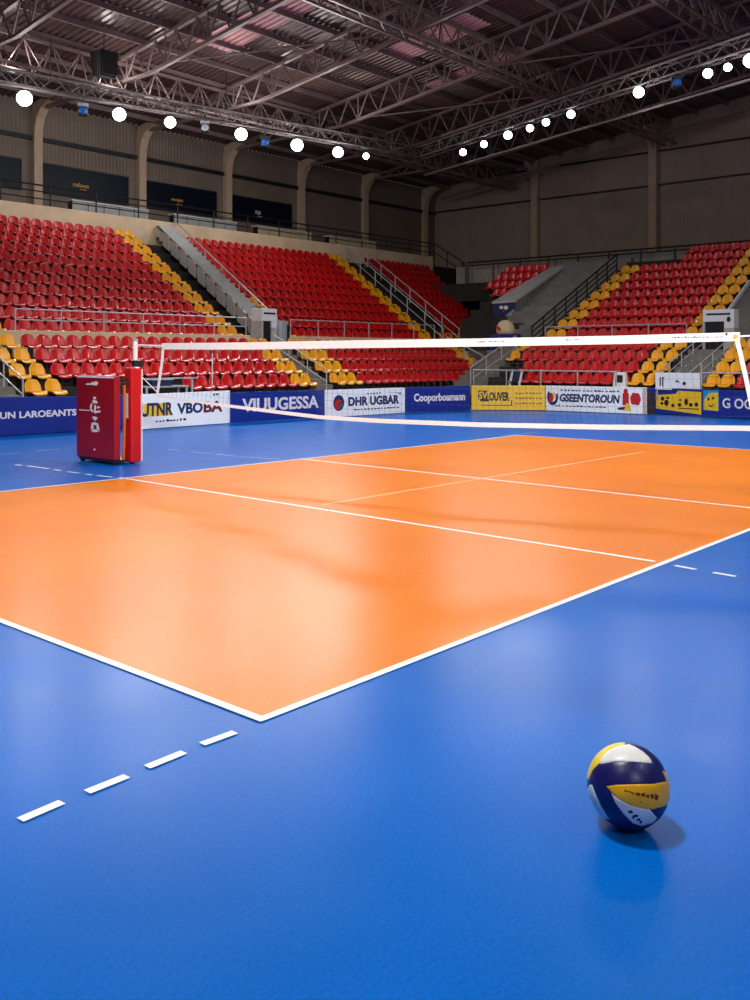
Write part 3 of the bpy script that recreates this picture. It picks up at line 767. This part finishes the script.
obj('screen', MB().hexa([(-.14,-.085,.5),(.14,-.085,.5),(.14,-.06,.5),(-.14,-.06,.5)],[(-.13,-.068,.76),(.13,-.068,.76),(.13,-.04,.76),(-.13,-.04,.76)]), M_black, t)
a = on_y(162, 385, 22.4)
t = thing('scorer_table', 'grey equipment table with boxes behind the white board beside the net post', 'table', (a.x, 22.35, .54))
obj('table_top', MB().box(-.75,.75,-.22,.25,.52,.57), M_plastic, t, bevel=.01)
for sx in (-.7,.7):
    for sy in (-.18,.2): obj('leg', MB().box(sx-.025,sx+.025,sy-.025,sy+.025,0,.52), M_rail, t)
o = obj('control_box', MB().box(-.45,.25,-.12,.15,0,.17), M_navy, None, bevel=.02, loc=(a.x, 22.35, 1.11)); tag(o, 'dark control box lying on the grey equipment table', 'box')
obj('white_lid', MB().box(-.47,.27,-.14,.16,.17,.2), M_white, o)
o = obj('low_rail', MB().bar((14.4,22.08,1.33),(17.6,22.08,1.33),.04,.04).bar((14.6,22.08,.54),(14.6,22.08,1.33),.04,.04).bar((17.4,22.08,.54),(17.4,22.08,1.33),.04,.04), M_rail); tag(o, 'short pale rail in front of the grey equipment table', 'railing')
# white folding stand with dark screen at the corner
a = on_x(516, 380, 30.5)
t = thing('folding_chair', 'white folding chair with a dark seat back at the corner steps above yellow board', 'chair', (30.5, a.y, .54), -PI/2)
for sx in (-.22,.2):
    obj('leg', MB().bar((sx,-.22,0),(sx+.02,.1,.9),.06,.06).bar((sx,.2,0),(sx,-.15,.45),.05,.05), M_white, t)
obj('seat', MB().box(-.2,.2,-.2,.18,.42,.46), M_dark, t, bevel=.01)
obj('backrest', MB().hexa([(-.19,.0,.5),(.19,.0,.5),(.19,.03,.5),(-.19,.03,.5)],[(-.19,.09,.86),(.19,.09,.86),(.19,.12,.86),(-.19,.12,.86)]), M_navy, t, bevel=.01)

# ------------------------------------------------------------------ padded guard and net
P0 = gp(117, 466); PA = P0.copy(); P0 = gp(114.6, 466)
t = thing('padded_guard', 'dark red padded post guard on small wheels beside the net, left of court', 'guard', (P0.x, P0.y, 0))
obj('front_pad', MB().box(0,.13,0,1.26,.09,1.62), M_pad, t, bevel=.03)
obj('back_pad', MB().box(.33,.55,-.04,.20,.03,1.77), M_padb, t, bevel=.035)
obj('base_frame', MB().box(.02,.5,.04,1.2,.05,.09).box(.12,.30,1.0,1.1,.09,1.5), M_dark, t)
obj('top_bar', MB().box(.12,.32,.03,.10,1.43,1.50).box(.12,.32,.03,.10,1.54,1.58), M_dark, t)
obj('edge_highlight', MB().box(.553,.568,-.045,-.02,.05,1.74), M_logo, t)  # pale strip drawn as the highlight along the pad's right edge
obj('top_piping', MB().box(-.006,.0,.02,1.22,1.58,1.605), M_logo, t)
obj('strap', MB().tube((.20,.02,.1),(.21,.0,.8),.028).tube((.21,.0,.8),(.22,.02,1.45),.028), M_orangep, t)
obj('hose', MB().tube((.26,.0,.85),(.25,-.01,1.30),.028), M_plastic, t)
for sy in (.1, 1.12):
    for sx in (.06, .44): 
        w = MB().tube((sx,sy-.025,.05),(sx,sy+.025,.05),.05,14); obj('caster', w, M_black, t)
# prints on the front pad: u from left (0..1) , v from bottom (0..1)
def pad_print(polys, name):
    mb = MB()
    for poly in polys:
        pts = [(-(1.24*(1-u)), .09 + 1.52*v) for u, v in poly]
        mb.prism(pts, 0, .006)
    mb.v = [(-.002 - z, -x, y) for x, y, z in mb.v]
    obj(name, mb, M_logo, t)
Z = lambda x, y: ((x - 122)/300.0, 1 - (y - 120)/640.0)
def blob(cx, cy, rx, ry, n=10, rot=0): 
    return [Z(cx + rx*math.cos(2*PI*i/n)*math.cos(rot) - ry*math.sin(2*PI*i/n)*math.sin(rot), cy + rx*math.cos(2*PI*i/n)*math.sin(rot) + ry*math.sin(2*PI*i/n)*math.cos(rot)) for i in range(n)]
pad_print([[Z(195,186),Z(215,176),Z(240,178),Z(250,165),Z(262,170),Z(270,160),Z(292,163),Z(296,176),Z(285,192),Z(262,190),Z(240,188),Z(215,192)]], 'script_logo')
pad_print([blob(268,290,12,10), [Z(262,302),Z(285,312),Z(292,330),Z(262,332),Z(250,322)], [Z(245,330),Z(250,345),Z(242,372),Z(262,398),Z(246,400),Z(232,372),Z(236,345)],
           [Z(268,345),Z(280,345),Z(276,392),Z(266,392)], [Z(262,392),Z(312,384),Z(312,398),Z(270,410)], [Z(288,358),Z(306,352),Z(308,364),Z(292,372)], [Z(145,387),Z(232,386),Z(232,393),Z(145,394)]], 'figure_logo')
pad_print([[Z(248,440),Z(268,432),Z(292,442),Z(288,452),Z(272,466),Z(258,452)]], 'small_logo')
pad_print([[Z(246,486),Z(268,478),Z(294,486),Z(298,498),Z(246,500)], [Z(242,500),Z(256,500),Z(258,540),Z(240,545)], [Z(284,500),Z(298,500),Z(306,545),Z(288,540)], [Z(240,534),Z(306,534),Z(296,552),Z(262,556),Z(244,550)]], 'crest_logo')
pad_print([blob(268,690,7,7,8)], 'white_dot')

PP = Vector((PA.x + .64, PA.y + .36, 0))
t = thing('net_post', 'white net post rising behind the red padded guard', 'post', PP)
obj('post', MB().lathe([(.06,0),(.06,1.1),(.045,1.12),(.045,2.26)], 14), M_tape, t, smooth=False)
obj('cap', MB().lathe([(.055,2.26),(.055,2.29),(.03,2.31)], 14), M_plastic, t)
obj('winch', MB().box(-.05,.16,-.05,.05,1.78,1.9), M_dark, t, bevel=.01)
zc = 11.8; RP = wpt((790 - PX)/F*zc, zc, 0)                # right post, just out of frame
RP.y -= .0
t = thing('net_post', 'white net post just outside the right edge of the picture', 'post', RP)
obj('post', MB().lathe([(.06,0),(.06,1.1),(.045,1.12),(.045,2.28)], 14), M_tape, t)
obj('cap', MB().lathe([(.055,2.28),(.055,2.31),(.03,2.33)], 14), M_plastic, t)
# the net
t = thing('volleyball_net', 'volleyball net with a wide white top tape stretched across the court', 'net', PP)
def npt(px, py): return on_plane(px, py, PP, RP)
def loc(p): return p - PP
dN = (RP - PP).normalized(); nN = Vector((dN.y, -dN.x, 0))           # towards the camera
topc = [npt(x, y) for x, y in ((162,343.2),(250,342.3),(333,340.6),(480,338.4),(620,335.6),(740,332.2))]
botc = [npt(x, y) for x, y in ((162,349.4),(250,349.6),(333,348.4),(480,346.6),(620,344.0),(740,341.0))]
def ribbon(tp, bt, th, sub=1):
    mb = MB()
    for i in range(len(tp) - 1):
        a0_, a1_, b0_, b1_ = loc(tp[i]), loc(tp[i+1]), loc(bt[i]), loc(bt[i+1]); n_ = nN*th/2
        mb.hexa([b0_ + n_, b1_ + n_, b1_ - n_, b0_ - n_], [a0_ + n_, a1_ + n_, a1_ - n_, a0_ - n_])
    return mb
obj('top_tape', ribbon(topc, botc, .016), M_tape, t)
lowc = [npt(x, y) for x, y in ((156,394.5),(190,399.5),(227,404.3),(270,409.5),(320,415.3),(380,418.8),(480,422.5),(600,424.6),(740,425.6),(757,425.8))]
lowb = [npt(x, y) for x, y in ((156,396.5),(190,401.8),(227,407.2),(270,412.8),(320,419.0),(380,423.0),(480,427.0),(600,429.6),(740,430.8),(757,431.0))]
obj('bottom_tape', ribbon(lowc, lowb, .012), M_tape, t)
def band(p, w):
    mb = MB()
    for a_, b_ in zip(p, p[1:]):
        A0, B0 = loc(npt(*a_)), loc(npt(*b_)); w_ = dN*w/2; n_ = nN*.008
        mb.hexa([A0 - w_ + n_, A0 + w_ + n_, A0 + w_ - n_, A0 - w_ - n_], [B0 - w_ + n_, B0 + w_ + n_, B0 + w_ - n_, B0 - w_ - n_])
    return mb
obj('side_band', band([(163,348),(162,362),(160,376),(157,396)], .05), M_tape, t)
obj('side_band', band([(737,340),(741,356),(746,378),(757,430)], .055), M_tape, t)
obj('top_cable', MB().tube(loc(npt(135,345.2)), loc(npt(163,346)), .018).tube(loc(npt(739,336.5)), loc(npt(790,333.5)), .012), M_tape, t)
obj('tie_cord', MB().tube(loc(npt(136,371)), loc(npt(158,393)), .008).tube(loc(npt(757,428)), loc(npt(790,424)), .01), M_tape, t)
rg = MB().tube(loc(npt(735.5,336.5)) + nN*.008, loc(npt(735.5,336.5)) + nN*.02, .03, 12); obj('grommet', rg, M_gold, t)
# printing on the tape
mb = MB()
def tapemark(x, y, w, hpx):
    a_ = loc(npt(x, y)); b_ = loc(npt(x + w, y - w*.012)); up_ = Vector((0,0,hpx*.0135))
    n0, n1 = nN*.009, nN*.011
    mb.hexa([a_ + n0, b_ + n0, b_ + n0 + up_, a_ + n0 + up_], [a_ + n1, b_ + n1, b_ + n1 + up_, a_ + n1 + up_])
rnd = random.Random(3)
for x0_, x1_, y_ in ((478,484,342.4),(489,503,342.0),(566,570,340.4),(573,580,340.2),(672,722,338.0)):
    x = x0_
    while x < x1_: w = rnd.uniform(.8,2.4); tapemark(x, y_ - (x-x0_)*.014, w, rnd.uniform(.5,1.3)); x += w + rnd.uniform(.4,1.6)
tapemark(725.5,335.5,2.2,2.4)
obj('tape_print', mb, M_navy, t)
# netting cords
mb = MB(); tL = 163; n = 0
Ltop, Rtop = botc[0], botc[-1]
def interp(pts, f):
    d = [0]
    for a_, b_ in zip(pts, pts[1:]): d.append(d[-1] + (b_ - a_).length)
    x = f*d[-1]
    for i in range(len(pts) - 1):
        if x <= d[i+1] + 1e-9: return pts[i].lerp(pts[i+1], (x - d[i])/max(1e-9, d[i+1] - d[i]))
    return pts[-1]
NV, NH = 104, 9
for i in range(1, NV):
    a_, b_ = loc(interp(botc, i/NV)), loc(interp(lowc, i/NV)); mb.tube(a_, b_, .0016, 3)
for j in range(1, NH):
    pts = [loc(interp(botc, i/12)).lerp(loc(interp(lowc, i/12)), j/NH) for i in range(13)]
    mb.path(pts, .0016, 3)
obj('netting', mb, M_cord, t)
o_ = npt(213, 392); tpz = npt(213, 350)
t = thing('net_antenna', 'thin grey white antenna strapped to the left part of the net', 'antenna', o_)
obj('rod', MB().tube(nN*.02, (tpz - o_) + nN*.02, .011, 8), M_plastic, t)
for f_ in (.05, .93): obj('clip', MB().tube((tpz - o_)*f_ + nN*.02, (tpz - o_)*(f_ + .05) + nN*.02, .02, 8), M_dark, t)

# ------------------------------------------------------------------ the ball
R = .170
zc = (H - R)/((785.5 - HY)/F); bc = wpt((628 - PX)/F*zc, zc, R)
def inside(p, poly):
    x, y = p; c = False; n = len(poly); j = n - 1
    for i in range(n):
        xi, yi = poly[i]; xj, yj = poly[j]
        if (yi > y) != (yj > y) and x < (xj - xi)*(y - yi)/(yj - yi) + xi: c = not c
        j = i
    return c
def edist(p, poly):
    x, y = p; best = 1e9; n = len(poly)
    for i in range(n):
        ax, ay = poly[i]; bx, by = poly[(i+1) % n]; dx, dy = bx - ax, by - ay
        tt = max(0, min(1, ((x-ax)*dx + (y-ay)*dy)/(dx*dx + dy*dy + 1e-9)))
        best = min(best, math.hypot(x - ax - tt*dx, y - ay - tt*dy))
    return best
PANELS = [  # outlines on the front of the ball, in units of a 228 radius disc centred at 364,353
 (2, [(352,60),(200,70),(60,250),(60,345),(145,340),(165,290),(202,249),(215,215),(250,170),(300,138),(345,124)]),
 (3, [(345,124),(300,138),(250,170),(215,215),(202,249),(300,226),(400,218),(495,212),(484,185),(445,150),(400,128),(370,118)]),
 (1, [(246,371),(300,356),(400,341),(500,328),(584,302),(640,320),(640,400),(568,440),(505,466),(440,468),(370,456),(300,424)]),
 (3, [(273,403),(300,424),(370,456),(440,468),(482,468),(522,512),(505,540),(440,566),(390,556),(340,510),(300,460)]),
 (3, [(148,374),(165,370),(185,420),(215,480),(262,552),(200,560),(120,440)]),
 (1, [(553,250),(572,290),(588,345),(640,330),(620,250)]),
]
PANELS = [(k_, [(x_, 353 + (y_ - 353)*.94) for x_, y_ in pl_]) for k_, pl_ in PANELS]
vd = (bc - Vector((0,0,H))).normalized(); rt = vd.cross(Vector((0,0,1))).normalized(); upv = rt.cross(vd)
def disc_uv(n):          # unit direction on the ball -> outline units (far side mirrors the near side)
    return (364 + 228*n.dot(rt), 353 - 228*n.dot(upv))
bm = bmesh.new(); bmesh.ops.create_icosphere(bm, subdivisions=7, radius=1.0)
for v in bm.verts:
    p = disc_uv(v.co.normalized()); d = min(edist(p, pl) for _, pl in PANELS)
    v.co = v.co.normalized()*(R - .0035*max(0, 1 - d/5.0)**1.5)
for f in bm.faces:
    p = disc_uv(f.calc_center_median().normalized()); mi = 0
    for k, pl in PANELS:
        if inside(p, pl): mi = k; break
    f.material_index = mi; f.smooth = True
me = bpy.data.meshes.new('volleyball'); bm.to_mesh(me); bm.free()
for m in (M_bnavy, M_bgold, M_blemon, M_bwh): me.materials.append(m)
ball = link('volleyball', me, None, bc)
tag(ball, 'volleyball with navy, yellow and white swirled panels resting on the blue floor', 'ball')
def ball_print(polys, m, name):
    mb = MB()
    for pl in polys:
        for h_ in (0,):
            vs = []
            for x, y in pl:
                a_, b_ = (x - 364)/228, (353 - y)/228; c_ = math.sqrt(max(0, 1 - a_*a_ - b_*b_))
                vs.append((rt*a_ + upv*b_ - vd*c_)*(R + .0008))
            n_ = len(vs); lo_ = [v*((R - .004)/(R + .0008)) for v in vs]
            mb.add(lo_ + vs, [tuple(range(n_, 2*n_))] + [(i,(i+1)%n_,n_+(i+1)%n_,n_+i) for i in range(n_)])
    obj(name, mb, m, ball)
ball_print([[(343,376),(375,380),(400,388),(398,394),(370,388),(345,382)],[(404,384),(426,382),(428,398),(408,398)],[(432,386),(452,380),(456,398),(436,400)],
            [(460,388),(474,386),(478,402),(462,402)],[(482,384),(498,382),(502,404),(486,404)],[(504,378),(526,386),(520,408),(506,410)],[(431,424),(438,424),(438,430),(431,430)]], mat('ball_print_maroon', (120,26,14), .5), 'printed_word')
ball_print([[(364,478),(384,474),(392,488),(382,492),(374,486),(368,496)],[(386,502),(404,492),(420,496),(412,506),(398,508),(396,518),(386,514)],[(408,516),(428,508),(430,518),(414,526)],[(424,520),(440,522),(436,536),(426,534)]], M_navy, 'printed_mark')

# ------------------------------------------------------------------ lighting trusses and lamps
LA = on_y(-60, 72, 33.6); 
def at_h(px, py, z): 
    d = ray(px, py); return Vector((0,0,H)) + d*((z - H)/d.z)
TA, TB = at_h(-40, 76, 12.0), at_h(414, 158, 12.0)
UA, UB = at_h(418, 160, 12.0), at_h(790, 40, 12.0)
def box_truss(a, b, label):
    t = thing('lighting_truss', label, 'truss', a); d = b - a; L = d.length; d.normalize(); n = Vector((-d.y, d.x, 0))
    w, hh = .42, .5
    cor = [n*(w/2*i) + Vector((0,0,hh/2*j)) for i, j in ((-1,-1),(1,-1),(1,1),(-1,1))]
    for c_ in cor: obj('chord', MB().tube(c_, c_ + d*L, .045, 6), M_ltruss, t)
    lc = MB(); k = int(L/.55)
    for i in range(k):
        for q_ in range(4):
            c0, c1 = cor[q_], cor[(q_+1) % 4]
            if i % 2: c0, c1 = c1, c0
            lc.tube(c0 + d*(L*i/k), c1 + d*(L*(i+1)/k), .024, 4)
        if i % 4 == 0:
            for q_ in range(4): lc.tube(cor[q_] + d*(L*i/k), cor[(q_+1)%4] + d*(L*i/k), .03, 4)
    obj('lacing', lc, M_ltruss, t)
    for f_ in (.15, .5, .85):
        p_ = a + d*(L*f_); obj('hanger', MB().tube(d*(L*f_) + Vector((0,0,hh/2)), d*(L*f_) + Vector((0,0,zr(p_.y) - .5 - a.z)), .02, 4), M_dark, t)
UPZ = Vector((0,0,.32))
box_truss(TA + UPZ*.85, TB + UPZ*.85, 'box lighting truss carrying the left row of floodlights above the left stand')
box_truss(UA + UPZ, UB + UPZ, 'box lighting truss carrying the right row of floodlights over the far court end')
aim = Vector((11, 9, 0))
def floodlight(p, r, label, group, lens=M_lamp, body=M_dark):
    t = thing('floodlight', label, 'lamp', p, 0, group)
    d = (aim - p).normalized()
    M3 = d.to_track_quat('Z', 'Y').to_matrix()
    def tr(mb): mb.v = [tuple(M3 @ Vector(v)) for v in mb.v]; return mb
    obj('housing', tr(MB().lathe([(r*.45,-r*1.5),(r*.6,-r*1.3),(r*1.05,-.02),(r*1.12,0),(r*1.12,.03),(r*1.0,.03)], 16)), body, t, smooth=False)
    obj('lens', tr(MB().lathe([(r*.9,.04),(r*1.02,r*.2),(r*1.02,r*.45),(r*.85,r*.8),(r*.5,r*1.02),(.02,r*1.1)], 20)), lens, t, smooth=True)
    obj('yoke', MB().tube((0,0,r*.6),(0,0,r*1.9),.03,6).tube((-r*.9,0,0),(0,0,r*1.2),.02,5).tube((r*.9,0,0),(0,0,r*1.2),.02,5), M_dark, t)
    return t
LL = [(24,98,.32),(119,114,.29),(170,122,.26),(241,134,.30),(297,145,.31),(338,152,.28),(366,156,.17)]
for k, (px_, py_, r) in enumerate(LL):
    p = on_plane(px_, py_, TA, TB)
    floodlight(p, r*.86, 'lit floodlight, %s from the left on the left lighting truss' % ORD[k], 'floodlights on the left truss')
RL = [(463,152,.18),(484,144,.17),(508,135,.2),(530,128,.17),(546,122,.17),(571,114,.18),(639,92,.22),(708,73,.18),(728,67,.15),(751,60,.25)]
for k, (px_, py_, r) in enumerate(RL):
    p = on_plane(px_, py_, UA, UB)
    floodlight(p, r*.88, 'lit floodlight, %s from the left on the right lighting truss' % ORD[k], 'floodlights on the right truss')
for k, (px_, py_, a_, b_, lab) in enumerate(((83,110,TA,TB,'unlit stage light with blue lens between the first and second left floodlights'),
        (205,127,TA,TB,'small black and white stage light between third and fourth left floodlights'),
        (265,142,TA,TB,'unlit stage light with blue lens between fourth and fifth left floodlights'),
        (677,82,UA,UB,'unlit stage light with blue lens on the right lighting truss'))):
    p = on_plane(px_, py_, a_, b_)
    t = thing('stage_light', lab, 'lamp', p, math.atan2(-p.y, -p.x) + PI/2)
    obj('body', MB().box(-.18,.18,-.16,.2,-.22,.12), M_dark, t, bevel=.05)
    ln = MB().lathe([(.15,0),(.15,.05),(.08,.1)], 14); ln.v = [(x, -.16 - z, y - .06) for x, y, z in ln.v]
    obj('lens', ln, M_bluelamp if k != 1 else M_plastic, t)
    obj('clamp', MB().box(-.2,.2,-.05,.05,.12,.26), M_plastic if k < 2 else M_dark, t)
    obj('hook', MB().tube((0,0,.26),(0,0,.6),.03,6), M_dark, t)
p = at_h(104, 66, 13.2)
t = thing('loudspeaker', 'black loudspeaker box hanging under the roof above the second left floodlight', 'speaker', p)
obj('cabinet', MB().hexa([(-.35,-.3,-.5),(.35,-.3,-.5),(.35,.3,-.4),(-.35,.3,-.4)],[(-.4,-.4,.5),(.4,-.4,.5),(.4,.35,.5),(-.4,.35,.5)]), M_black, t, bevel=.03)
obj('grille', MB().box(-.33,.33,-.42,-.38,-.4,.42), M_dark, t); obj('hanger', MB().tube((0,0,.5),(0,0,zr(p.y) - p.z - .2),.02,5), M_dark, t)
# dark cable duct below the lamps
for (a_, b_, lab) in ((at_h(-40,76,11.8), at_h(400,152,11.8), 'thin pipe under the left lighting truss'), (at_h(425,175,11.2), at_h(790,68,11.2), 'thin pipe under the right lighting truss')):
    o = obj('cable_pipe', MB().tube((0,0,0), b_ - a_, .05, 6), M_ltruss, None, loc=a_); tag(o, lab, 'pipe')

# ------------------------------------------------------------------ light
def spot(p, target, e, ang=110, blend=.9, size=.5, col=(1,1,.985)):
    l = bpy.data.lights.new('arena_or_fill_spot', 'SPOT'); l.energy = e; l.spot_size = math.radians(ang); l.spot_blend = blend; l.shadow_soft_size = size; l.color = col
    o = bpy.data.objects.new('arena_or_fill_spot', l); COL.objects.link(o); o.location = p
    o.rotation_euler = (Vector(target) - Vector(p)).to_track_quat('-Z', 'Y').to_euler()
def glow(p, e, size=.25):
    l = bpy.data.lights.new('spill_or_fill', 'POINT'); l.energy = e; l.shadow_soft_size = size
    o = bpy.data.objects.new('spill_or_fill', l); COL.objects.link(o); o.location = p
for px_, py_, r in LL[:6]:
    p = on_plane(px_, py_, TA, TB); d = (aim - p).normalized(); spot(p + d*1.2, (aim.x + random.uniform(-4,4), aim.y, 0), 1500, 95); glow(p + d*1.2, 150)
for k, (px_, py_, r) in enumerate(RL[::2]):
    p = on_plane(px_, py_, UA, UB); d = (aim - p).normalized(); spot(p + d*1.0, (aim.x + 3, aim.y + random.uniform(-3,3), 0), 1000, 95)
    if k > 2: glow(p + d*1.0, 120)
# unseen fill lamps added above and behind the viewer, as if on nearer trusses
for p, tg, e in (((2.8,5.6,12.5),(5,5,0),4700), ((-2,-7,10.5),(6,5,0),1200), ((-3,3,12.5),(6,3,0),500), ((7,-5,12.5),(11,3,0),900), ((15,-4,12.5),(16,6,0),1300), ((24,-1,12.5),(22,8,0),1800), ((6,22,12.5),(12,17,0),1300),
                 ((16,9,14.0),(18,13,0),2600)):
    spot(p, tg, e, 125, 1.0, .45)
for p, e in (((4,6,12.5),200), ((16,-2,12.5),250), ((22,10,13),260), ((8,22,12.5),200)): glow(p, e, .4)  # unseen point lights added overhead as fill
# added unseen wash lights that brighten the lower rows, boards and net
spot((10,2,12.5), (18,21,.0), 1500, 46, 1.0, .6); spot((19,4,12.5), (29,12,.0), 1300, 46, 1.0, .6)
for tg in ((13,21,-.6), (21,20.5,-.6), (28,18,-.6), (29.3,11,-.6)): spot((-2,-6,7.5), tg, 9200, 27, 1.0, .5)
for px_, py_, r in LL[:5]:
    p = on_plane(px_, py_, TA, TB); glow(p + Vector((0,.5,1.5)), 45, .15)
w = bpy.data.worlds.new('hall_air'); S.world = w; w.use_nodes = True
w.node_tree.nodes['Background'].inputs[0].default_value = (1,.95,.92,1); w.node_tree.nodes['Background'].inputs[1].default_value = .10

# prints, lenses and trims hang on the part that carries them
SUB = {'lettering':'panel','small_print':'panel','yellow_block':'panel','red_lettering':'panel','crest':'panel','yellow_lettering':'panel','ring_logo':'panel',
       'red_figures':'panel','yellow_print':'panel','yellow_dot':'panel','beige_end_strip':'panel','yellow_patch':'panel','black_marks':'panel','cyan_patch':'panel',
       'yellow_square':'panel','scribble':'panel','crest_red':'panel','crest_green':'panel','script_logo':'front_pad','figure_logo':'front_pad','small_logo':'front_pad',
       'crest_logo':'front_pad','white_dot':'front_pad','top_piping':'front_pad','edge_highlight':'back_pad','grommet':'top_tape','tape_print':'top_tape','screen':'case',
       'grille':'cabinet','white_mark':'cloth','red_mark':'cloth','pale_corner':'cloth','red_patch':'cream_cover','trim_strip':'casing'}
for o in list(COL.objects):
    if o.parent and o.parent.parent is None and o.name.split('.')[0] in SUB:
        for c in o.parent.children:
            if c != o and c.name.split('.')[0] == SUB[o.name.split('.')[0]]: o.parent = c; break

# ------------------------------------------------------------------ camera
cam = bpy.data.cameras.new('camera'); co = bpy.data.objects.new('camera', cam); COL.objects.link(co)
co.location = (0, 0, H); co.rotation_euler = (PI/2, 0, math.atan2(-SA, CA))
cam.sensor_fit = 'AUTO'; cam.sensor_width = 36; cam.lens = F/1000*36; cam.shift_y = -(500 - HY)/1000; cam.clip_end = 300
S.camera = co
S.view_settings.view_transform = 'Standard'; S.view_settings.look = 'None'; S.view_settings.gamma = 1; S.view_settings.use_curve_mapping = False
S.view_settings.exposure = 0.0
